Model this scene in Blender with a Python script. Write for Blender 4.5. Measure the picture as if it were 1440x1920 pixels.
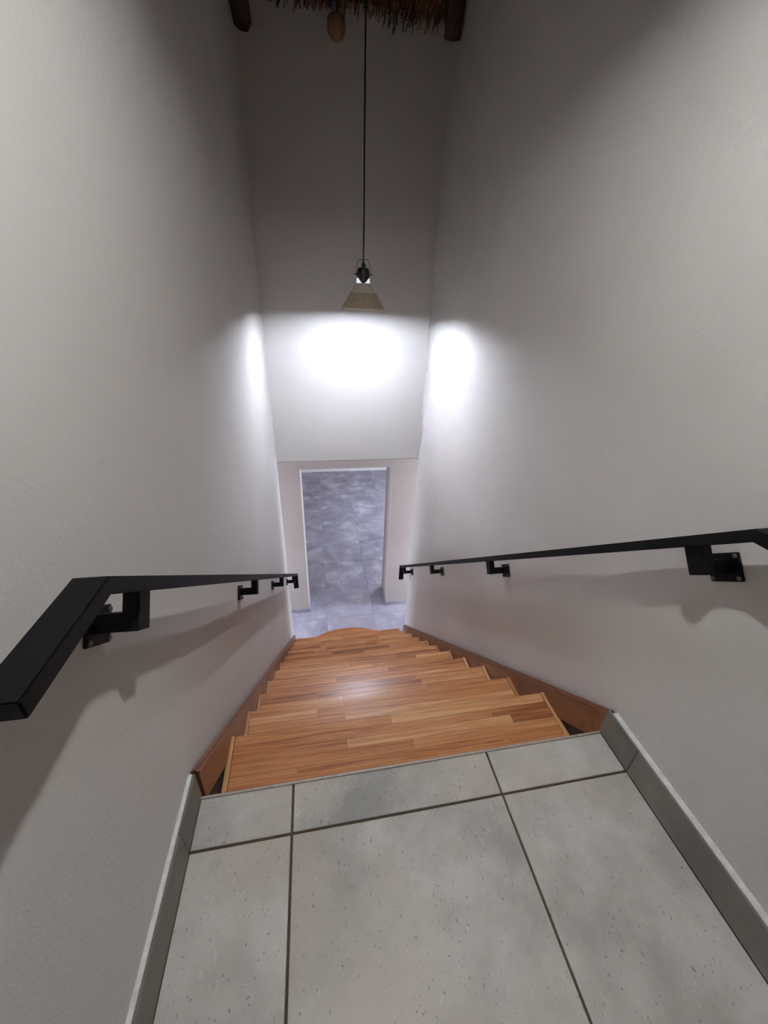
import bpy, bmesh, math, random
from mathutils import Vector, Matrix

random.seed(7)
scene = bpy.context.scene
for o in list(bpy.data.objects):
    bpy.data.objects.remove(o)
COL = scene.collection

# ------------------------------------------------------------------ camera
F_PX, PITCH, YAW, ROLL = 738.778, math.radians(28.2603), math.radians(10.55), math.radians(2.3702)
CAM = Vector((0.3539, -0.6616, 1.2495))
cam = bpy.data.cameras.new('camera')
cam.sensor_fit = 'HORIZONTAL'
cam.sensor_width = 36.0
cam.lens = F_PX / 1440.0 * 36.0
cam.clip_start = 0.02
cam_o = bpy.data.objects.new('camera', cam)
COL.objects.link(cam_o)
_f = Vector((math.sin(YAW) * math.cos(PITCH), math.cos(YAW) * math.cos(PITCH), -math.sin(PITCH)))
_r = Vector((math.cos(YAW), -math.sin(YAW), 0))
_u = _r.cross(_f)
_r2 = _r * math.cos(ROLL) + _u * math.sin(ROLL)
_u2 = -_r * math.sin(ROLL) + _u * math.cos(ROLL)
_m = Matrix((( _r2.x, _u2.x, -_f.x), (_r2.y, _u2.y, -_f.y), (_r2.z, _u2.z, -_f.z))).to_4x4()
_m.translation = CAM
cam_o.matrix_world = _m
scene.camera = cam_o

# ------------------------------------------------------------------ world, daylight, exposure
world = bpy.data.worlds.new('world')
scene.world = world
world.use_nodes = True
world.node_tree.nodes['Background'].inputs[0].default_value = (0.62, 0.74, 1.0, 1)
world.node_tree.nodes['Background'].inputs[1].default_value = 0.6


def area_light(name, loc, rot, sx, sy, power, colour):
    li = bpy.data.lights.new(name, 'AREA')
    li.shape = 'RECTANGLE'
    li.size, li.size_y, li.energy, li.color = sx, sy, power, colour
    o = bpy.data.objects.new(name, li)
    o.location, o.rotation_euler = loc, rot
    COL.objects.link(o)
    return o


DAY = (0.78, 0.85, 1.0)
area_light('daylight_room_window', (3.72, 5.6, -1.05), (0, math.radians(90), 0), 1.3, 2.0, 165.0, DAY)
area_light('daylight_hall_left', (-1.62, 3.07, -1.25), (0, math.radians(-90), 0), 1.8, 0.5, 46.0, DAY)
area_light('daylight_hall_right', (2.92, 3.07, -1.25), (0, math.radians(90), 0), 1.8, 0.5, 56.0, DAY)
STAIR_LAMP_STRENGTH = 1260.0
LANDING_LAMP_STRENGTH = 1180.0
STAIR_LAMP_COLOUR = (0.82, 0.87, 1.0)
LANDING_LAMP_COLOUR = (1.0, 0.99, 0.975)

scene.view_settings.view_transform = 'Standard'
scene.view_settings.look = 'None'
scene.view_settings.gamma = 1.0
scene.view_settings.exposure = 0.0
scene.view_settings.use_curve_mapping = False
scene.cycles.diffuse_bounces = 5
scene.cycles.glossy_bounces = 3
scene.cycles.max_bounces = 8
scene.cycles.adaptive_threshold = 0.03
scene.cycles.sample_clamp_indirect = 6.0

# ------------------------------------------------------------------ measured geometry (metres)
W = 1.2915            # right wall
YL = 2.7233           # face of the upper far wall
ZL = -0.055           # its lower edge
H = 2.397             # lower floor below the landing
YR, YB = 3.374, 3.766  # recessed wall with the doorway
JL, JR = 0.163, 1.1885
ZHEAD = -0.39
G, R_ = 0.2416, 0.2001   # going, rise
Y1, Z1 = 0.3002, -0.1954  # first nosing
SKEW = 0.0124
XLB, XRB = -0.0107, 1.2476   # faces of the tile skirting on the landing


def wall_l(y):
    if y <= 0:
        return -0.027
    if y < 0.25:
        return -0.027 - 0.0066 * y / 0.25
    return -0.0136 * (YL - y)


def wall_r(y):
    if y <= 0:
        return 1.272
    if y < 0.25:
        return 1.272 + 0.0185 * y / 0.25
    return W - 0.0008 * (YL - y)


# ------------------------------------------------------------------ material helpers
def srgb(r, g, b):
    def c(v):
        v /= 255.0
        return v / 12.92 if v <= 0.04045 else ((v + 0.055) / 1.055) ** 2.4
    return (c(r), c(g), c(b), 1)


def new_mat(name):
    m = bpy.data.materials.new(name)
    m.use_nodes = True
    nt = m.node_tree
    return m, nt, nt.nodes['Principled BSDF']


def N(nt, typ, **kw):
    n = nt.nodes.new(typ)
    for k, v in kw.items():
        setattr(n, k, v)
    return n


def ramp(nt, fac, stops):
    n = N(nt, 'ShaderNodeValToRGB')
    cr = n.color_ramp
    while len(cr.elements) < len(stops):
        cr.elements.new(0.5)
    for e, (p, c) in zip(cr.elements, stops):
        e.position, e.color = p, c
    nt.links.new(fac, n.inputs[0])
    return n.outputs[0]


def world_pos(nt, scale=(1, 1, 1), rnd=0.0):
    """world position, scaled, shifted by a random offset per object"""
    g = N(nt, 'ShaderNodeNewGeometry')
    mp = N(nt, 'ShaderNodeMapping')
    mp.inputs['Scale'].default_value = scale
    src = g.outputs['Position']
    if rnd:
        oi = N(nt, 'ShaderNodeObjectInfo')
        mul = N(nt, 'ShaderNodeMath', operation='MULTIPLY')
        mul.inputs[1].default_value = rnd
        nt.links.new(oi.outputs['Random'], mul.inputs[0])
        ad = N(nt, 'ShaderNodeVectorMath', operation='ADD')
        nt.links.new(src, ad.inputs[0])
        nt.links.new(mul.outputs[0], ad.inputs[1])
        src = ad.outputs[0]
    nt.links.new(src, mp.inputs['Vector'])
    return mp.outputs[0]


def noise(nt, vec, scale, detail=4.0, rough=0.55):
    n = N(nt, 'ShaderNodeTexNoise')
    n.inputs['Scale'].default_value = scale
    n.inputs['Detail'].default_value = detail
    n.inputs['Roughness'].default_value = rough
    nt.links.new(vec, n.inputs['Vector'])
    return n.outputs['Fac']


def mixc(nt, fac, a, b, mode='MIX'):
    n = N(nt, 'ShaderNodeMix', data_type='RGBA', blend_type=mode)
    for s, v in ((n.inputs['Factor'], fac), (n.inputs['A'], a), (n.inputs['B'], b)):
        if isinstance(v, (int, float)):
            s.default_value = v
        elif isinstance(v, tuple):
            s.default_value = v
        else:
            nt.links.new(v, s)
    return n.outputs['Result']


def bump(nt, bs, height, strength, dist):
    b = N(nt, 'ShaderNodeBump')
    b.inputs['Strength'].default_value = strength
    b.inputs['Distance'].default_value = dist
    nt.links.new(height, b.inputs['Height'])
    nt.links.new(b.outputs[0], bs.inputs['Normal'])


def mat_plain(name, col, rough=0.5, metal=0.0):
    m, nt, bs = new_mat(name)
    v = world_pos(nt)
    n = noise(nt, v, 60, 3)
    c2 = tuple(min(1, x * 1.14) for x in col[:3]) + (1,)
    c1 = tuple(x * 0.88 for x in col[:3]) + (1,)
    nt.links.new(ramp(nt, n, [(0.3, c1), (0.7, c2)]), bs.inputs['Base Color'])
    bs.inputs['Roughness'].default_value = rough
    bs.inputs['Metallic'].default_value = metal
    return m


def mat_plaster(name, col):
    m, nt, bs = new_mat(name)
    v = world_pos(nt)
    big = noise(nt, v, 1.6, 1)
    c1 = tuple(x * 0.965 for x in col[:3]) + (1,)
    c2 = tuple(x * 1.03 for x in col[:3]) + (1,)
    nt.links.new(ramp(nt, big, [(0.3, c1), (0.7, c2)]), bs.inputs['Base Color'])
    bs.inputs['Roughness'].default_value = 0.62
    bs.inputs['Specular IOR Level'].default_value = 0.25
    mid = noise(nt, v, 60, 3, 0.72)
    bump(nt, bs, mid, 0.6, 0.0030)
    return m


def mat_stone_tile(name, base, dark, light, warm, spec_amt, rough, streak):
    """cement-look porcelain: cloudy patches, pale dashes and dark pinholes"""
    m, nt, bs = new_mat(name)
    v = world_pos(nt, rnd=40)
    cloud = noise(nt, v, 3.2, 5, 0.6)
    c = ramp(nt, cloud, [(0.34, dark), (0.52, base), (0.70, light)])
    w = noise(nt, world_pos(nt, rnd=71), 2.3, 4)
    wf = ramp(nt, w, [(0.48, (0, 0, 0, 1)), (0.66, (0.7, 0.7, 0.7, 1))])
    c = mixc(nt, wf, c, warm)
    sv = world_pos(nt, streak, rnd=13)
    st = noise(nt, sv, 100, 2, 0.5)
    stf = ramp(nt, st, [(0.645, (0, 0, 0, 1)), (0.72, (spec_amt,) * 3 + (1,))])
    patch = noise(nt, world_pos(nt, rnd=23), 5, 2)
    pf = ramp(nt, patch, [(0.42, (0, 0, 0, 1)), (0.60, (1, 1, 1, 1))])
    fm = N(nt, 'ShaderNodeMath', operation='MULTIPLY')
    nt.links.new(stf, fm.inputs[0])
    nt.links.new(pf, fm.inputs[1])
    c = mixc(nt, fm.outputs[0], c, light)
    pv = noise(nt, world_pos(nt, (1, 0.6, 1), rnd=5), 170, 2, 0.5)
    pvf = ramp(nt, pv, [(0.66, (0, 0, 0, 1)), (0.73, (spec_amt * 0.9,) * 3 + (1,))])
    c = mixc(nt, pvf, c, tuple(x * 0.35 for x in dark[:3]) + (1,))
    nt.links.new(c, bs.inputs['Base Color'])
    bs.inputs['Roughness'].default_value = rough
    bs.inputs['Specular IOR Level'].default_value = 0.4
    bump(nt, bs, pv, 0.05, 0.001)
    return m


def mat_wood(name, tones, grain_axis='x', rough=0.40, coat=0.4, vary=0.42):
    m, nt, bs = new_mat(name)
    sc = (1.2, 30, 30) if grain_axis == 'x' else (30, 1.2, 1.5)
    v = world_pos(nt, sc, rnd=37)
    fib = noise(nt, v, 2.2, 6, 0.6)
    fine_sc = (3, 160, 160) if grain_axis == 'x' else (160, 4, 4)
    fine = noise(nt, world_pos(nt, fine_sc, rnd=11), 2.0, 3, 0.6)
    oi = N(nt, 'ShaderNodeObjectInfo')
    # tone = grain + per-piece shift
    s1 = N(nt, 'ShaderNodeMath', operation='MULTIPLY_ADD')
    s1.inputs[1].default_value = vary
    s1.inputs[2].default_value = -vary / 2
    nt.links.new(oi.outputs['Random'], s1.inputs[0])
    s2 = N(nt, 'ShaderNodeMath', operation='ADD')
    nt.links.new(fib, s2.inputs[0])
    nt.links.new(s1.outputs[0], s2.inputs[1])
    c = ramp(nt, s2.outputs[0], [(0.22, tones[0]), (0.42, tones[1]), (0.60, tones[2]), (0.80, tones[3])])
    ff = ramp(nt, fine, [(0.54, (0, 0, 0, 1)), (0.72, (0.75, 0.75, 0.75, 1))])
    c = mixc(nt, ff, c, tones[0])
    kn = noise(nt, world_pos(nt, (5, 26, 26), rnd=3), 1.5, 2)
    kf = ramp(nt, kn, [(0.72, (0, 0, 0, 1)), (0.80, (0.7, 0.7, 0.7, 1))])
    c = mixc(nt, kf, c, tuple(x * 0.5 for x in tones[0][:3]) + (1,))
    nt.links.new(c, bs.inputs['Base Color'])
    bs.inputs['Roughness'].default_value = rough
    bs.inputs['Coat Weight'].default_value = coat
    bs.inputs['Coat Roughness'].default_value = 0.30
    bump(nt, bs, fine, 0.25, 0.0010)
    return m


M = {}
M['wall'] = mat_plaster('wall_plaster', srgb(216, 213, 210))
M['hall_wall'] = mat_plaster('hall_plaster', srgb(192, 184, 179))
M['tile'] = mat_stone_tile('landing_tile', srgb(200, 197, 191), srgb(164, 164, 160), srgb(226, 224, 219),
                           srgb(206, 195, 182), 0.7, 0.42, (1.0, 0.42, 1.0))
M['tile_base'] = mat_stone_tile('skirting_tile', srgb(122, 120, 114), srgb(104, 103, 98), srgb(140, 138, 132),
                                srgb(126, 119, 110), 0.25, 0.5, (1, 1, 1))
M['tile_low'] = mat_stone_tile('lower_tile', srgb(160, 157, 172), srgb(138, 135, 150), srgb(202, 201, 212),
                               srgb(162, 160, 170), 0.6, 0.4, (0.35, 1.0, 1.0))
M['grout'] = mat_plain('brown_grout', srgb(92, 78, 62), 0.9)
M['grout_low'] = mat_plain('grey_grout', srgb(116, 114, 120), 0.9)
M['white_cap'] = mat_plain('pale_grout_cap', srgb(230, 231, 228), 0.7)
M['alu'] = mat_plain('aluminium', srgb(212, 204, 196), 0.4, 0.5)
WOOD = [srgb(146, 86, 48), srgb(202, 134, 82), srgb(218, 156, 104), srgb(236, 188, 136)]
M['wood'] = mat_wood('eucalyptus_stave', WOOD, 'x')
M['wood_strip'] = mat_wood('end_strip_wood', [srgb(168, 108, 56), srgb(206, 150, 92), srgb(220, 170, 112), srgb(234, 192, 138)], 'y', vary=0.3)
M['wood_skirt'] = mat_wood('skirting_wood', [srgb(78, 44, 26), srgb(120, 76, 50), srgb(136, 88, 58), srgb(158, 106, 74)], 'y', rough=0.45, vary=0.1)
M['gap_dark'] = mat_plain('painted_gap_shade', srgb(70, 64, 58), 0.95)  # dark colour standing in for shade inside the open stair gaps
M['steel'] = mat_plain('black_powder_coat', srgb(13, 13, 16), 0.55)
M['steel'].node_tree.nodes['Principled BSDF'].inputs['Specular IOR Level'].default_value = 0.18
M['screw'] = mat_plain('screw_steel', srgb(112, 108, 104), 0.4, 0.7)
M['bark'] = mat_plain('pole_bark', srgb(62, 46, 38), 0.9)
M['log'] = mat_wood('pole_wood', [srgb(60, 42, 28), srgb(110, 82, 54), srgb(138, 108, 74), srgb(160, 130, 92)], 'y', rough=0.8, coat=0)
M['shade'] = mat_plain('beige_enamel', srgb(186, 170, 150), 0.55)
M['shade_top'] = mat_plain('cream_enamel', srgb(214, 206, 194), 0.5)
M['shade_in'] = mat_plain('white_reflector', srgb(240, 240, 238), 0.6)
M['black'] = mat_plain('black_plastic', srgb(22, 22, 26), 0.4)
M['cord'] = mat_plain('black_cord', srgb(18, 17, 17), 0.7)
M['chrome'] = mat_plain('wire_metal', srgb(70, 66, 66), 0.35, 0.8)


def mat_emit(name, col, strength):
    m, nt, bs = new_mat(name)
    bs.inputs['Base Color'].default_value = (0.9, 0.9, 0.9, 1)
    bs.inputs['Emission Color'].default_value = tuple(col) + (1,)
    bs.inputs['Emission Strength'].default_value = strength
    return m


def mat_thatch():
    m, nt, bs = new_mat('thatch_straw')
    g = N(nt, 'ShaderNodeNewGeometry')
    c = ramp(nt, g.outputs['Random Per Island'], [(0.0, srgb(52, 34, 22)), (0.5, srgb(96, 66, 40)), (0.85, srgb(138, 96, 54)), (1.0, srgb(168, 130, 84))])
    p = noise(nt, world_pos(nt), 4, 3)
    pf = ramp(nt, p, [(0.35, (0.35, 0.3, 0.28, 1)), (0.65, (1.1, 0.95, 0.8, 1))])
    nt.links.new(mixc(nt, 1.0, c, pf, 'MULTIPLY'), bs.inputs['Base Color'])
    bs.inputs['Roughness'].default_value = 0.85
    return m


M['thatch'] = mat_thatch()


def mat_bulb(name, col, strength, lobes):
    """frosted bulb: brightest at its tip, dimmer towards the cap"""
    m, nt, bs = new_mat(name)
    bs.inputs['Base Color'].default_value = (0.9, 0.9, 0.9, 1)
    bs.inputs['Emission Color'].default_value = tuple(col) + (1,)
    g = N(nt, 'ShaderNodeNewGeometry')
    sp = N(nt, 'ShaderNodeSeparateXYZ')
    nt.links.new(g.outputs['Normal'], sp.inputs[0])
    mr = N(nt, 'ShaderNodeMapRange')
    mr.inputs['From Min'].default_value = 0.0
    mr.inputs['From Max'].default_value = -1.0
    mr.inputs['To Min'].default_value = 0.0
    mr.inputs['To Max'].default_value = 1.0
    nt.links.new(sp.outputs['Z'], mr.inputs['Value'])
    pw = N(nt, 'ShaderNodeMath', operation='POWER')
    pw.inputs[1].default_value = 1.4
    nt.links.new(mr.outputs[0], pw.inputs[0])
    sc = N(nt, 'ShaderNodeMath', operation='MULTIPLY_ADD')
    sc.inputs[1].default_value = 2.3 * strength
    sc.inputs[2].default_value = 0.12 * strength
    nt.links.new(pw.outputs[0], sc.inputs[0])
    # twin lobes: a little more to the two sides (x) than fore and aft (y)
    sx = N(nt, 'ShaderNodeMath', operation='MULTIPLY')
    nt.links.new(sp.outputs['X'], sx.inputs[0])
    nt.links.new(sp.outputs['X'], sx.inputs[1])
    sy = N(nt, 'ShaderNodeMath', operation='MULTIPLY')
    nt.links.new(sp.outputs['Y'], sy.inputs[0])
    nt.links.new(sp.outputs['Y'], sy.inputs[1])
    df = N(nt, 'ShaderNodeMath', operation='SUBTRACT')
    nt.links.new(sx.outputs[0], df.inputs[0])
    nt.links.new(sy.outputs[0], df.inputs[1])
    fx = N(nt, 'ShaderNodeMath', operation='MULTIPLY_ADD')
    fx.inputs[1].default_value = lobes
    fx.inputs[2].default_value = 1.0
    nt.links.new(df.outputs[0], fx.inputs[0])
    pr = N(nt, 'ShaderNodeMath', operation='MULTIPLY')
    nt.links.new(sc.outputs[0], pr.inputs[0])
    nt.links.new(fx.outputs[0], pr.inputs[1])
    nt.links.new(pr.outputs[0], bs.inputs['Emission Strength'])
    return m


# ------------------------------------------------------------------ mesh helpers
def link(name, me, mat=None, parent=None, kind=None):
    o = bpy.data.objects.new(name, me)
    COL.objects.link(o)
    if mat is not None and me is not None and not me.materials:
        me.materials.append(mat)
    if parent is not None:
        o.parent = parent
    if kind:
        o['kind'] = kind
    return o


def from_bm(name, bm, mat, parent=None, kind=None, smooth=False):
    bmesh.ops.recalc_face_normals(bm, faces=bm.faces[:])
    me = bpy.data.meshes.new(name)
    bm.to_mesh(me)
    bm.free()
    if smooth:
        for p in me.polygons:
            p.use_smooth = True
    return link(name, me, mat, parent, kind)


def bm_box(bm, x0, x1, y0, y1, z0, z1):
    vs = [bm.verts.new(c) for c in ((x0, y0, z0), (x1, y0, z0), (x1, y1, z0), (x0, y1, z0),
                                    (x0, y0, z1), (x1, y0, z1), (x1, y1, z1), (x0, y1, z1))]
    for f in ((0, 3, 2, 1), (4, 5, 6, 7), (0, 1, 5, 4), (1, 2, 6, 5), (2, 3, 7, 6), (3, 0, 4, 7)):
        bm.faces.new([vs[i] for i in f])
    return vs


def bm_prism(bm, poly, z0, z1):
    """plan polygon extruded along z"""
    a = [bm.verts.new((x, y, z0)) for x, y in poly]
    b = [bm.verts.new((x, y, z1)) for x, y in poly]
    n = len(poly)
    bm.faces.new(a[::-1])
    bm.faces.new(b)
    for i in range(n):
        j = (i + 1) % n
        bm.faces.new((a[i], a[j], b[j], b[i]))


def bm_prism_x(bm, poly, x0, x1):
    """(y, z) polygon extruded along x"""
    a = [bm.verts.new((x0, y, z)) for y, z in poly]
    b = [bm.verts.new((x1, y, z)) for y, z in poly]
    n = len(poly)
    bm.faces.new(a)
    bm.faces.new(b[::-1])
    for i in range(n):
        j = (i + 1) % n
        bm.faces.new((a[i], b[i], b[j], a[j]))


def bevel(bm, w, seg=2):
    bmesh.ops.bevel(bm, geom=bm.edges[:], offset=w, segments=seg, affect='EDGES', profile=0.5)


def box_obj(name, x0, x1, y0, y1, z0, z1, mat, parent=None, kind=None, bev=0.0, seg=2):
    bm = bmesh.new()
    bm_box(bm, x0, x1, y0, y1, z0, z1)
    if bev:
        bevel(bm, bev, seg)
    return from_bm(name, bm, mat, parent, kind)


def bm_lathe(bm, prof, n=40, c=(0, 0, 0), closed=False):
    rings = []
    for r, z in prof:
        rings.append([bm.verts.new((c[0] + r * math.cos(2 * math.pi * i / n), c[1] + r * math.sin(2 * math.pi * i / n), c[2] + z)) for i in range(n)])
    m = len(rings)
    for k in range(m if closed else m - 1):
        a, b = rings[k], rings[(k + 1) % m]
        for i in range(n):
            j = (i + 1) % n
            bm.faces.new((a[i], a[j], b[j], b[i]))
    if not closed:
        bm.faces.new(rings[0][::-1])
        bm.faces.new(rings[-1])


def bm_tube(bm, pts, r, n=8, jitter=0.0):
    pts = [Vector(p) for p in pts]
    rings = []
    ref = Vector((0.31, 0.2, 0.93))
    for i, p in enumerate(pts):
        d = (pts[min(i + 1, len(pts) - 1)] - pts[max(i - 1, 0)]).normalized()
        a = d.cross(ref).normalized()
        b = d.cross(a)
        rr = (r[i] if isinstance(r, (list, tuple)) else r)
        ring = []
        for k in range(n):
            t = 2 * math.pi * k / n
            q = rr * (1 + random.uniform(-jitter, jitter))
            ring.append(bm.verts.new(p + a * q * math.cos(t) + b * q * math.sin(t)))
        rings.append(ring)
    for a, b in zip(rings, rings[1:]):
        for i in range(n):
            j = (i + 1) % n
            bm.faces.new((a[i], a[j], b[j], b[i]))
    bm.faces.new(rings[0][::-1])
    bm.faces.new(rings[-1])


def empty(name, loc=(0, 0, 0)):
    o = bpy.data.objects.new(name, None)
    o.empty_display_size = 0.1
    o.location = loc
    COL.objects.link(o)
    return o


def tag(o, label, cat, group=None):
    o['label'] = label
    o['category'] = cat
    if group:
        o['group'] = group


# ------------------------------------------------------------------ the shell of the stairwell
def roof_z(y):
    return 2.735 + (YL - y) * 0.35


ZB = -H - 0.15
Y_BACK = -2.2


def stair_wall(name, f, sgn):
    """plan outline with a rounded far end"""
    inner = [(f(Y_BACK), Y_BACK), (f(0), 0.0), (f(0.25), 0.25), (f(1.5), 1.5), (f(YL), YL)]
    x0 = f(YL)
    rad = 0.062
    for i in range(1, 9):
        t = math.pi / 2 * i / 8
        inner.append((x0 + sgn * rad * (1 - math.cos(t)), YL + rad * math.sin(t)))
    xo = x0 + sgn * 0.24
    inner += [(xo, YL + rad), (xo, Y_BACK)]
    bm = bmesh.new()
    bm_prism(bm, inner, ZB, 4.75)
    return from_bm(name, bm, M['wall'], None, 'structure')


stair_wall('wall_left', wall_l, -1)
stair_wall('wall_right', wall_r, 1)

# upper far wall, its lower edge softly worn
bm = bmesh.new()
prof = [(YL, 3.2), (YL, ZL + 0.012), (YL + 0.004, ZL + 0.004), (YL + 0.012, ZL), (YL + 0.2, ZL), (YL + 0.2, 3.2)]
bm_prism_x(bm, prof, -0.24, W + 0.24)
from_bm('wall_front', bm, M['wall'], None, 'structure')
box_obj('wall_back', -0.27, W + 0.24, Y_BACK - 0.15, Y_BACK, ZB, 4.75, M['wall'], None, 'structure')

# ------------------------------------------------------------------ landing floor: slab, tiles, edge trim, tile skirting
box_obj('floor', -0.03, 1.275, Y_BACK, -0.006, -0.22, -0.006, M['grout'], None, 'structure')
floor = bpy.data.objects['floor']
GAP = 0.0032
xs = [XLB + 0.001, 0.2427, 0.8397, XRB - 0.001]
ys = [-2.19, -1.335, -0.7300, -0.1250, 0.001]
for i in range(3):
    for j in range(4):
        xa = xs[i] + (GAP if i else 0)
        xb = xs[i + 1] - (GAP if i < 2 else 0)
        ya = ys[j] + GAP
        yb = ys[j + 1] - (GAP if j < 3 else 0.004)
        bm = bmesh.new()
        bm_prism(bm, [(xa, ya + SKEW * xa), (xb, ya + SKEW * xb), (xb, yb + SKEW * xb), (xa, yb + SKEW * xa)], -0.010, 0.0)
        bevel(bm, 0.0012, 1)
        from_bm('tile', bm, M['tile'], floor)

bm = bmesh.new()
xa, xb = XLB - 0.003, XRB + 0.008
bm_prism(bm, [(xa, -0.003 + SKEW * xa), (xb, -0.003 + SKEW * xb), (xb, 0.0045 + SKEW * xb), (xa, 0.0045 + SKEW * xa)], -0.16, 0.0022)
bevel(bm, 0.0012, 1)
from_bm('trim_1', bm, M['alu'], None, 'structure')

BH = 0.104


def tile_skirting(name, xw, xf, splits, sgn):
    """tile pieces against the wall with a pale grout cap on top"""
    lo, hi = min(xw, xf), max(xw, xf)
    body = box_obj(name, lo if sgn > 0 else lo + 0.004, hi - 0.004 if sgn > 0 else hi, Y_BACK + 0.01, 0.008, 0.0, BH - 0.004, M['grout'], None, 'structure')
    for a, b in zip(splits, splits[1:]):
        x0, x1 = (xf - 0.009, xf) if sgn > 0 else (xf, xf + 0.009)
        box_obj('skirting_tile', x0, x1, a + 0.0008, b - 0.0008, 0.0006, BH, M['tile_base'], body, None, 0.0008, 1)
    x0, x1 = (xw - 0.002, xf - 0.0065) if sgn > 0 else (xf + 0.0065, xw + 0.002)
    cap = box_obj('grout_cap', x0, x1, Y_BACK + 0.01, 0.010, BH - 0.006, BH + 0.0015, M['white_cap'], body, None, 0.001, 1)
    return body


tile_skirting('baseboard_left', -0.0275, XLB, [-2.15, -1.33, -0.727, -0.128, 0.010], 1)
tile_skirting('baseboard_right', 1.2725, XRB, [-2.15, -1.32, -0.72, -0.111, 0.024], -1)

# ------------------------------------------------------------------ staircase
stair = empty('staircase', (0, 0, -H))
stair.rotation_euler = (0, 0, math.atan(SKEW))
tag(stair, 'honey brown wooden staircase running down from the tiled landing to the hall floor', 'staircase')
ZO = H      # local z shift: the empty stands on the lower floor
UNIT = bpy.data.meshes.new('stave')
bm = bmesh.new()
bm_box(bm, -0.5, 0.5, -0.5, 0.5, -1, 0)
bmesh.ops.recalc_face_normals(bm, faces=bm.faces[:])
bm.to_mesh(UNIT)
bm.free()
UNIT.materials.append(M['wood'])


def stave(parent, x0, x1, y0, y1, ztop, th=0.012):
    o = bpy.data.objects.new('stave', UNIT)
    COL.objects.link(o)
    o.parent = parent
    o.location = ((x0 + x1) / 2, (y0 + y1) / 2, ztop + random.uniform(-0.0004, 0.0))
    o.scale = (x1 - x0, y1 - y0, th)
    return o


T = 0.034      # tread thickness
NOSE = 0.032
ST = 0.019     # end strip width
for k in range(11):
    yn = Y1 + k * G
    zt = Z1 - k * R_ + ZO
    xl, xr = wall_l(yn) + 0.0265, wall_r(yn) - 0.0265
    yb = yn - G - NOSE if k else 0.012
    tr = box_obj('tread', xl + 0.001, xr - 0.001, yb, yn - 0.004, zt - T, zt - 0.006, M['wood_skirt'], stair)
    # staves: rows along x with staggered butt joints
    ya, yfront = yb, yn
    rows = 8
    edges = [ya + (yfront - ya) * i / rows for i in range(rows + 1)]
    for i in range(1, rows):
        edges[i] += random.uniform(-0.004, 0.004)
    for i in range(rows):
        cut = [xl + ST]
        x = xl + ST + random.uniform(0.2, 0.75)
        while x < xr - ST - 0.15:
            cut.append(x)
            x += random.uniform(0.42, 0.85)
        cut.append(xr - ST)
        for a, b in zip(cut, cut[1:]):
            stave(tr, a + 0.0004, b - 0.0004, edges[i] + 0.0004, edges[i + 1] - 0.0004, zt, 0.012 if i < rows - 1 else T)
    # light strips closing both ends of the tread
    for a, b in ((xl, xl + ST - 0.0015), (xr - ST + 0.0015, xr)):
        yn2 = yn + 0.001 if k < 10 else yn
        box_obj('end_strip', a, b, yb, yn2, zt - T - 0.002, zt + 0.0035, M['wood_strip'], tr, None, 0.003, 2)
    # riser under the nosing
    box_obj('riser', xl + 0.003, xr - 0.003, yn - NOSE - 0.018, yn - NOSE, zt - R_ + 0.0005, zt - T, M['wood_skirt'], stair)
# rounded bulge on the bottom tread
yn = Y1 + 10 * G
zt = Z1 - 10 * R_ + ZO


def bulge(x):
    t = (x - 0.29) / (0.985 - 0.29)
    return 0.0 if t <= 0 or t >= 1 else 0.094 * math.sin(math.pi * t) ** 0.8


last_tread = [o for o in stair.children if o.name.startswith('tread')][-1]
for d0, d1 in ((0.0, 0.042), (0.0428, 0.2)):
    pts = []
    n = 48
    xsb = [0.29 + (0.985 - 0.29) * i / n for i in range(n + 1)]
    top = [(x, yn + min(bulge(x), d1)) for x in xsb if bulge(x) >= d0]
    if d0 == 0:
        bot = [(xsb[-1], yn + 0.0004), (xsb[0], yn + 0.0004)]
        poly = [(xsb[0], yn + 0.0004)] + [q for q in top if q[1] > yn + 0.001] + [(xsb[-1], yn + 0.0004)]
    else:
        poly = [(top[0][0], yn + d0)] + [q for q in top if q[1] > yn + d0 + 0.0005] + [(top[-1][0], yn + d0)]
    bm = bmesh.new()
    bm_prism(bm, poly, zt - T, zt)
    from_bm('rounded_nosing', bm, M['wood'], last_tread)
# closing board under the bulge, down to the hall floor
bm = bmesh.new()
poly = [(0.31, yn - NOSE)] + [(x, yn + max(bulge(x) - 0.03, -NOSE)) for x in [0.31 + 0.655 * i / 24 for i in range(25)]] + [(0.965, yn - NOSE)]
bm_prism(bm, poly[1:-1], 0.0005, zt - T)
from_bm('rounded_riser', bm, M['wood_skirt'], stair)

# wooden skirting boards along the walls (bottom edge runs above the tread backs)
SL = R_ / G


def skirting_board(f, sgn):
    def board(name, top_off, bot_off, th, mat, y0, y1, parent):
        bm = bmesh.new()
        pts = []
        for y in (y0, y1):
            # the staircase is turned by the skew, so take the wall at world y
            x = f(y)
            zt_ = 0.1185 - SL * y + ZO
            for off in (top_off, bot_off):
                for dx in (0.0006, th):
                    pts.append(bm.verts.new((x - sgn * dx, y, zt_ + off)))
        # verts: [y0: top-in, top-out, bot-in, bot-out, y1: ...]
        for q in ((0, 1, 3, 2), (4, 6, 7, 5), (0, 4, 5, 1), (2, 3, 7, 6), (1, 5, 7, 3), (0, 2, 6, 4)):
            bm.faces.new([pts[i] for i in q])
        return bm
    bm = board('b', 0.0, -0.152, 0.0205, None, 0.022, 2.715, stair)
    bmesh.ops.bevel(bm, geom=[e for e in bm.edges if abs((e.verts[0].co - e.verts[1].co).length) > 1], offset=0.006, segments=2, affect='EDGES')
    return bm


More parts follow.
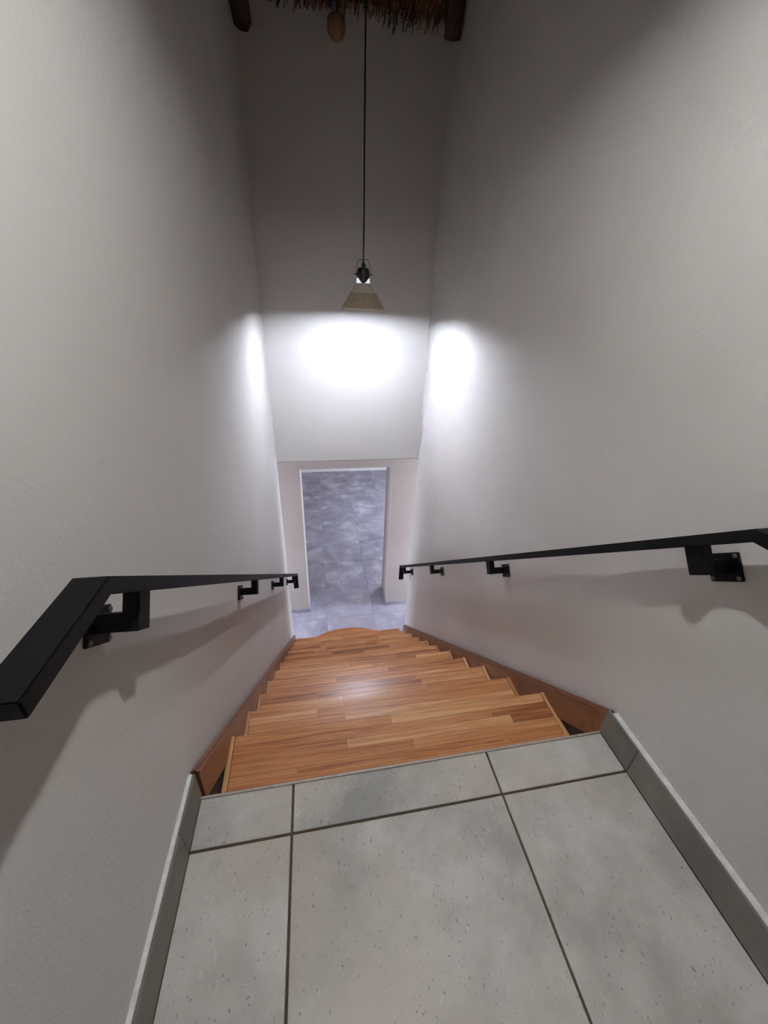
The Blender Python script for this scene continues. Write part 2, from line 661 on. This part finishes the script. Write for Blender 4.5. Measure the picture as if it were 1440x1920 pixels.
inv = Matrix.Rotation(-math.atan(SKEW), 4, 'Z')
for f, sgn in ((wall_l, -1), (wall_r, 1)):
    bm = skirting_board(f, sgn)
    bmesh.ops.transform(bm, matrix=inv, verts=bm.verts[:])
    sb = from_bm('skirting_board', bm, M['wood_skirt'], stair)
    # moulded lip along the top edge
    bm = bmesh.new()
    vs = []
    for y in (0.024, 2.714):
        x = f(y)
        zt_ = 0.1185 - SL * y + ZO
        for dx, dz in ((0.001, -0.004), (0.0235, -0.010), (0.0235, -0.020), (0.0195, -0.026), (0.001, -0.026)):
            vs.append(bm.verts.new((x - sgn * dx, y, zt_ + dz)))
    bm.faces.new(vs[:5])
    bm.faces.new(vs[5:][::-1])
    for i in range(5):
        j = (i + 1) % 5
        bm.faces.new((vs[i], vs[j], vs[5 + j], vs[5 + i]))
    bmesh.ops.transform(bm, matrix=inv, verts=bm.verts[:])
    from_bm('top_moulding', bm, M['wood_skirt'], sb)
    # added dark panel; its colour gives the open triangles their shade
    bm = bmesh.new()
    vs = []
    for y in (0.012, 2.70):
        x = f(y)
        zt_ = 0.1185 - SL * y + ZO
        for dx, dz in ((0.0005, -0.13), (0.008, -0.13), (0.008, -0.55), (0.0005, -0.55)):
            vs.append(bm.verts.new((x - sgn * dx, y, max(zt_ + dz, 0.002))))
    for q in ((0, 1, 2, 3), (7, 6, 5, 4), (0, 4, 5, 1), (1, 5, 6, 2), (2, 6, 7, 3), (3, 7, 4, 0)):
        bm.faces.new([vs[i] for i in q])
    bmesh.ops.transform(bm, matrix=inv, verts=bm.verts[:])
    from_bm('gap_shade_panel', bm, M['gap_dark'], stair)

# ------------------------------------------------------------------ handrails
RW, RT = 0.048, 0.025     # bar width and thickness
RS = 0.754                # rail slope
PH = math.atan(RS)


def handrail(label, sgn, f, off, yb, zb, y_end, y_near, plates):
    """sgn +1: rail on the left wall (room towards +x), -1: on the right wall"""
    x_in = f(0.0) + sgn * off
    x_out = x_in + sgn * RW
    # follow the wall: offset grows with the wall's slant
    def xo(y):
        return (f(max(y, 0.3)) - f(0.3)) if y > 0.3 else 0.0
    root = empty('handrail', (0, 0, 0))
    tag(root, label, 'handrail', 'black handrails beside the stairs')

    def sweep(path, name, parent):
        """path: list of (y, ztop, dy, dz) with dy,dz the thickness vector"""
        bm = bmesh.new()
        rings = []
        for y, z, dy, dz in path:
            a, b = x_in + xo(y), x_out + xo(y)
            rings.append([bm.verts.new(c) for c in ((a, y, z), (b, y, z), (b, y + dy, z + dz), (a, y + dy, z + dz))])
        for p, q in zip(rings, rings[1:]):
            for i in range(4):
                j = (i + 1) % 4
                bm.faces.new((p[i], p[j], q[j], q[i]))
        bm.faces.new(rings[0][::-1])
        bm.faces.new(rings[-1])
        bmesh.ops.recalc_face_normals(bm, faces=bm.faces[:])
        bmesh.ops.bevel(bm, geom=[e for e in bm.edges if e.calc_face_angle(0) > 0.9], offset=0.0025, segments=2, affect='EDGES')
        return from_bm(name, bm, M['steel'], parent)
    nx, nz = -math.sin(PH) * RT, -math.cos(PH) * RT
    z_end = zb - RS * (y_end - yb)
    bis = RT * math.tan(PH / 2)
    sweep([(y_near, zb, 0, -RT), (yb, zb, -bis, -RT), (y_end, z_end, nx, nz)], 'rail', root)
    # flat drop closing the lower end
    bm = bmesh.new()
    a, b = sorted((x_in + xo(y_end), x_out + xo(y_end)))
    bm_box(bm, a, b, y_end - 0.018, y_end + 0.006, z_end - 0.178, z_end - 0.001)
    bevel(bm, 0.0025, 2)
    from_bm('end_drop', bm, M['steel'], root)
    # brackets, square to the sloping bar
    t = Vector((0, math.cos(PH), -math.sin(PH)))      # along the bar, downhill
    n = Vector((0, -math.sin(PH), -math.cos(PH)))     # away from the bar, downwards
    for yc in plates:
        ztop = zb - RS * (yc - yb)
        base = Vector((0, yc, ztop))
        ox = xo(yc)
        wx = f(yc)

        def obox(x0, x1, a0, a1, n0, n1, bev):
            bm = bmesh.new()
            vs = bm_box(bm, 0, 1, 0, 1, 0, 1)
            for v in vs:
                c = base + t * (a0 + (a1 - a0) * v.co.y) + n * (n0 + (n1 - n0) * v.co.z)
                v.co = Vector((x0 + (x1 - x0) * v.co.x, c.y, c.z))
            bmesh.ops.recalc_face_normals(bm, faces=bm.faces[:])
            if bev:
                bevel(bm, bev, 2)
            return bm
        xa = x_in + ox + sgn * 0.001
        xb = x_in + ox + sgn * 0.028
        br = from_bm('bracket', obox(min(xa, xb), max(xa, xb), -0.0215, 0.0215, RT - 0.002, 0.090, 0.002), M['steel'], root)
        xw = wx + sgn * 0.003
        from_bm('arm', obox(min(xw, xa) - 0.002, max(xw, xa) + 0.002, -0.0205, 0.0205, 0.058, 0.0895, 0.0015), M['steel'], br)
        x0, x1 = sorted((wx + sgn * 0.0003, wx + sgn * 0.0065))
        pl = from_bm('wall_plate', obox(x0, x1, -0.038, 0.038, 0.044, 0.110, 0.003), M['steel'], br)
        for da in (-0.030, 0.030):
            for dn in (0.052, 0.102):
                c = base + t * da + n * dn
                bm = bmesh.new()
                bm_lathe(bm, [(0.0052, 0), (0.0052, 0.002), (0.003, 0.0035)], 10)
                bmesh.ops.transform(bm, matrix=Matrix.Translation((wx + sgn * 0.0064, c.y, c.z)) @ Matrix.Rotation(sgn * math.pi / 2, 4, 'Y'), verts=bm.verts[:])
                from_bm('screw', bm, M['screw'], pl)
    return root


handrail('black metal handrail on the left wall, its blunt near end level over the landing', 1, wall_l, 0.048, -0.178, 0.906, 2.714, -0.372, [-0.050, 0.885, 1.765, 2.615])
handrail('black metal handrail on the wall at the right, rising out of the frame', -1, wall_r, 0.052, -0.140, 0.890, 2.700, -0.345, [-0.018, 0.900, 1.785, 2.640])


# ------------------------------------------------------------------ pendant lamps
def pendant(label, loc, z_ceiling, strength, colour, bulb, lobes):
    """loc = centre of the shade's rim"""
    cx, cy, cz = loc
    root = empty('pendant_lamp', loc)
    tag(root, label, 'lamp', 'shaded pendant lamps')
    # conical shade: pale upper cone, beige lower band, thin rim (double walled)
    def ring_band(name, prof_out, mat):
        bm = bmesh.new()
        th = 0.0022
        prof = prof_out + [(r - th, z - 0.0004) for r, z in prof_out[::-1]]
        bm_lathe(bm, prof, 56, closed=True)
        return from_bm(name, bm, mat, root, None, False)
    up = ring_band('shade_crown', [(0.0815, 0.0938), (0.0425, 0.1475)], M['shade_top'])
    band = ring_band('shade', [(0.133, 0.012), (0.0805, 0.0955)], M['shade'])
    bm = bmesh.new()
    bm_lathe(bm, [(0.1335, 0.0125), (0.1375, 0.0), (0.1345, 0.0), (0.1305, 0.0125)], 56, closed=True)
    from_bm('rim', bm, M['shade_top'], band)
    bm = bmesh.new()
    bm_lathe(bm, [(0.1295, 0.012), (0.0775, 0.0945), (0.0765, 0.0945), (0.1285, 0.012)], 56, closed=True)
    from_bm('reflector', bm, M['shade_in'], band)
    # lit glass neck showing between the fins of the holder
    bm = bmesh.new()
    bm_lathe(bm, [(0.041, 0.1465), (0.040, 0.172), (0.037, 0.176)], 32)
    from_bm('glass_neck', bm, mat_emit('lit_glass', colour, 0.75), root, None, True)
    # dark lamp holder: barrel body, its two wide petals run down over the glass in front and behind
    bm = bmesh.new()
    bm_lathe(bm, [(0.0385, 0.1745), (0.0375, 0.20), (0.0345, 0.222), (0.029, 0.2285), (0.012, 0.2295), (0.0105, 0.246), (0.008, 0.256), (0.004, 0.262)], 32)
    hold = from_bm('lamp_holder', bm, M['black'], root, None, False)
    for a in (-math.pi / 2 - 0.08, math.pi / 2):
        bm = bmesh.new()
        rows = []
        for z, half, r in ((0.205, 1.30, 0.0395), (0.190, 1.20, 0.0415), (0.172, 0.80, 0.0428), (0.155, 0.42, 0.0430), (0.1465, 0.16, 0.0430)):
            rows.append([bm.verts.new((rr * math.cos(a + half * (i / 5 - 1)), rr * math.sin(a + half * (i / 5 - 1)), z)) for rr in (r, r - 0.0018) for i in range(11)])
        for p, q in zip(rows, rows[1:]):
            for i in range(10):
                bm.faces.new((p[i], p[i + 1], q[i + 1], q[i]))
                bm.faces.new((p[11 + i], q[11 + i], q[12 + i], p[12 + i]))
            bm.faces.new((p[0], q[0], q[11], p[11]))
            bm.faces.new((p[10], p[21], q[21], q[10]))
        for row in (rows[0], rows[-1]):
            for i in range(10):
                bm.faces.new((row[i], row[11 + i], row[12 + i], row[i + 1]))
        from_bm('petal', bm, M['black'], hold)
    bm = bmesh.new()
    bm_box(bm, 0.008, 0.016, -0.004, 0.004, 0.236, 0.246)
    from_bm('cord_screw', bm, M['black'], hold)
    # wire yoke with its wing screws
    bm = bmesh.new()
    s = 0.0016
    bm_tube(bm, [(-0.0455, 0, 0.196), (-0.033, 0, 0.266), (-0.030, 0, 0.2705), (0.030, 0, 0.2705), (0.033, 0, 0.266), (0.0455, 0, 0.196)], s, 8)
    yoke = from_bm('yoke', bm, M['chrome'], root)
    for sx in (-1, 1):
        bm = bmesh.new()
        bm_tube(bm, [(sx * 0.031, 0, 0.194), (sx * 0.060, 0, 0.194)], 0.0022, 8)
        bm_tube(bm, [(sx * 0.043, 0, 0.194), (sx * 0.050, 0, 0.194)], 0.0052, 8)
        from_bm('wing_screw', bm, M['chrome'], yoke)
    # bulb under the holder, cord up to the roof
    bm = bmesh.new()
    prof = []
    for i in range(1, 12):
        t = math.pi * i / 12
        prof.append((bulb[0] * math.sin(t), bulb[2] - bulb[1] * math.cos(t)))
    bm_lathe(bm, prof, 24)
    from_bm('bulb', bm, mat_bulb('lit_bulb', colour, strength, lobes), root, None, True)
    bm = bmesh.new()
    bm_lathe(bm, [(0.014, bulb[2] + bulb[1] - 0.002), (0.014, 0.150)], 20)
    from_bm('bulb_cap', bm, M['chrome'], root)
    bm = bmesh.new()
    top = z_ceiling - cz
    bm_tube(bm, [(0, 0, 0.258), (0.0015, 0, 0.5), (-0.001, 0, 0.8), (0, 0, top)], 0.0042, 8)
    from_bm('cord', bm, M['cord'], root, None, True)
    return root


pendant('conical beige pendant lamp hanging on a long black cord above the lower stairs', (0.684, 2.13, 1.188), roof_z(2.13) - 0.02, STAIR_LAMP_STRENGTH, STAIR_LAMP_COLOUR, (0.036, 0.052, 0.057), 0.65)
pendant('second beige pendant lamp hanging above the tiled landing', (0.57, -0.22, 2.03), roof_z(-0.22) - 0.02, LANDING_LAMP_STRENGTH, LANDING_LAMP_COLOUR, (0.027, 0.036, 0.045), 0.0)

# ------------------------------------------------------------------ roof: boarding, thatch, poles
bm = bmesh.new()
bm_prism_x(bm, [(YL + 0.2, roof_z(YL + 0.2) + 0.02), (Y_BACK - 0.15, roof_z(Y_BACK - 0.15) + 0.02), (Y_BACK - 0.15, roof_z(Y_BACK - 0.15) + 0.2), (YL + 0.2, roof_z(YL + 0.2) + 0.2)], -0.28, W + 0.24)
ceil = from_bm('ceiling', bm, M['bark'], None, 'structure')
verts, faces = [], []
dirv = Vector((0, -1, 0.35)).normalized()
for i in range(5200):
    x = random.uniform(0.004, 1.286)
    y = random.uniform(2.28, 2.735) if i % 3 else random.uniform(-2.0, 2.4)
    L = random.uniform(0.10, 0.34)
    clump = 0.035 * (0.5 + 0.5 * math.sin(x * 9.0 + 0.6)) * (0.5 + 0.5 * math.sin(x * 23.0)) + (0.030 if x > 0.9 else 0.0)
    low = random.random() ** 1.5 * (0.062 + clump)
    p0 = Vector((x, min(y, YL - 0.003), roof_z(min(y, YL)) + 0.015 - low))
    d = (dirv + Vector((random.uniform(-.16, .16), 0, random.uniform(-.10, .12)))).normalized()
    p1 = p0 + d * L
    p1.x = min(max(p1.x, 0.003), 1.287)
    side = d.cross(Vector((0, 0, 1))).normalized() * random.uniform(0.0016, 0.0034)
    up = d.cross(side).normalized() * 0.002
    b = len(verts)
    verts += [p0 - side, p0 + side, p0 + up, p1 - side, p1 + side, p1 + up]
    faces += [(b, b + 1, b + 2), (b + 3, b + 5, b + 4), (b, b + 3, b + 4, b + 1), (b + 1, b + 4, b + 5, b + 2), (b + 2, b + 5, b + 3, b)]
me = bpy.data.meshes.new('thatch')
me.from_pydata([tuple(v) for v in verts], [], faces)
th = link('thatch', me, M['thatch'], ceil, 'stuff')


def pole(name, x, y0, z0, length, r, slope, mat):
    d = Vector((0, -1, slope)).normalized()
    bm = bmesh.new()
    pts = [Vector((x, y0, z0)) + d * (length * i / 6) for i in range(7)]
    rr = [r * random.uniform(0.93, 1.05) for _ in pts]
    rr[-1] *= 0.9
    bm_tube(bm, pts, rr, 16, 0.05)
    return from_bm(name, bm, mat, ceil, None, True)


pole('rafter_pole', 0.050, 2.76, 2.612, 1.6, 0.052, 0.36, M['bark'])
pole('rafter_pole', 1.238, 2.545, 2.595, 0.60, 0.050, 5.0, M['bark'])
pole('rafter_pole', 0.580, 2.76, 2.632, 0.115, 0.052, 0.0, M['log'])

# ------------------------------------------------------------------ lower hall and the room beyond
HX0, HX1 = -1.7, 3.0
box_obj('floor_lower', HX0, HX1 + 0.6, -0.2, 8.35, ZB, -H - 0.005, M['grout_low'], None, 'structure')
low = bpy.data.objects['floor_lower']
TS = 0.6035
i0 = 0.388
for i in range(-4, 6):
    for j in range(0, 10):
        x0 = max(i0 + (i - 1) * TS + 0.001, HX0 + 0.01)
        x1 = min(i0 + i * TS - 0.001, HX1 + 0.55)
        y0 = 3.222 + (j - 1) * TS + 0.001
        y1 = min(y0 + TS - 0.002, 8.14)
        bm = bmesh.new()
        bm_box(bm, x0, x1, y0, y1, -H - 0.012, -H + random.uniform(-0.0006, 0))
        bevel(bm, 0.001, 1)
        from_bm('tile', bm, M['tile_low'], low)

# recessed wall with the doorway
bm = bmesh.new()
for a, b, z0, z1 in ((HX0, JL, ZB, 0.35), (JR, HX1 + 0.6, ZB, 0.35), (JL, JR, ZHEAD, 0.35)):
    bm_box(bm, a, b, YR, YB, z0, z1)
bmesh.ops.remove_doubles(bm, verts=bm.verts[:], dist=1e-5)
from_bm('wall_far', bm, M['hall_wall'], None, 'structure')
# tile skirting of the hall and round the jambs
bb = box_obj('baseboard_far', HX0, JL + 0.002, YR - 0.010, YR, -H, -H + 0.058, M['tile_low'], None, 'structure', 0.001, 1)
bb = box_obj('baseboard_far', JR - 0.002, HX1, YR - 0.010, YR, -H, -H + 0.058, M['tile_low'], None, 'structure', 0.001, 1)
box_obj('baseboard_jamb', JR - 0.010, JR, YR - 0.008, YB, -H, -H + 0.058, M['tile_low'], None, 'structure', 0.001, 1)
box_obj('baseboard_jamb', JL, JL + 0.010, YR - 0.008, YB, -H, -H + 0.058, M['tile_low'], None, 'structure', 0.001, 1)

# hall: ceiling and end walls with daylight openings
box_obj('ceiling_hall', HX0, HX1 + 0.6, YL + 0.2, YR, ZL, ZL + 0.2, M['hall_wall'], None, 'structure')
box_obj('ceiling_room', HX0 - 0.2, HX1 + 0.8, YB, 8.35, 0.15, 0.35, M['hall_wall'], None, 'structure')
box_obj('wall_hall_left', HX0, -0.24, 2.55, YL + 0.062, ZB, ZL + 0.2, M['hall_wall'], None, 'structure')
box_obj('wall_hall_right', W + 0.24, HX1 + 0.6, 2.55, YL + 0.062, ZB, ZL + 0.2, M['hall_wall'], None, 'structure')


def pierced_wall(name, x0, x1, y0, y1, oy0, oy1, oz0, oz1, ztop):
    bm = bmesh.new()
    for a, b, z0, z1 in ((y0, oy0, ZB, ztop), (oy1, y1, ZB, ztop), (oy0, oy1, ZB, oz0), (oy0, oy1, oz1, ztop)):
        bm_box(bm, x0, x1, a, b, z0, z1)
    return from_bm(name, bm, M['hall_wall'], None, 'structure')


pierced_wall('wall_room_right', HX1 + 0.6, HX1 + 0.8, YB, 8.35, 4.6, 6.6, -1.7, -0.4, 0.35)
bm = bmesh.new()
for a, b, z0, z1 in ((4.6, 4.65, -1.7, -0.4), (6.55, 6.6, -1.7, -0.4), (5.575, 5.625, -1.7, -0.4), (4.65, 6.55, -1.7, -1.65), (4.65, 6.55, -0.45, -0.4)):
    bm_box(bm, HX1 + 0.62, HX1 + 0.66, a, b, z0, z1)
from_bm('window_1', bm, M['steel'], None, 'structure')
box_obj('wall_room_left', HX0 - 0.2, HX0, YB, 8.35, ZB, 0.35, M['hall_wall'], None, 'structure')
box_obj('wall_room_far', HX0 - 0.2, HX1 + 0.8, 8.15, 8.35, ZB, 0.35, M['hall_wall'], None, 'structure')
box_obj('baseboard_room', HX0, HX1 + 0.6, 8.138, 8.15, -H, -H + 0.07, M['white_cap'], None, 'structure', 0.001, 1)
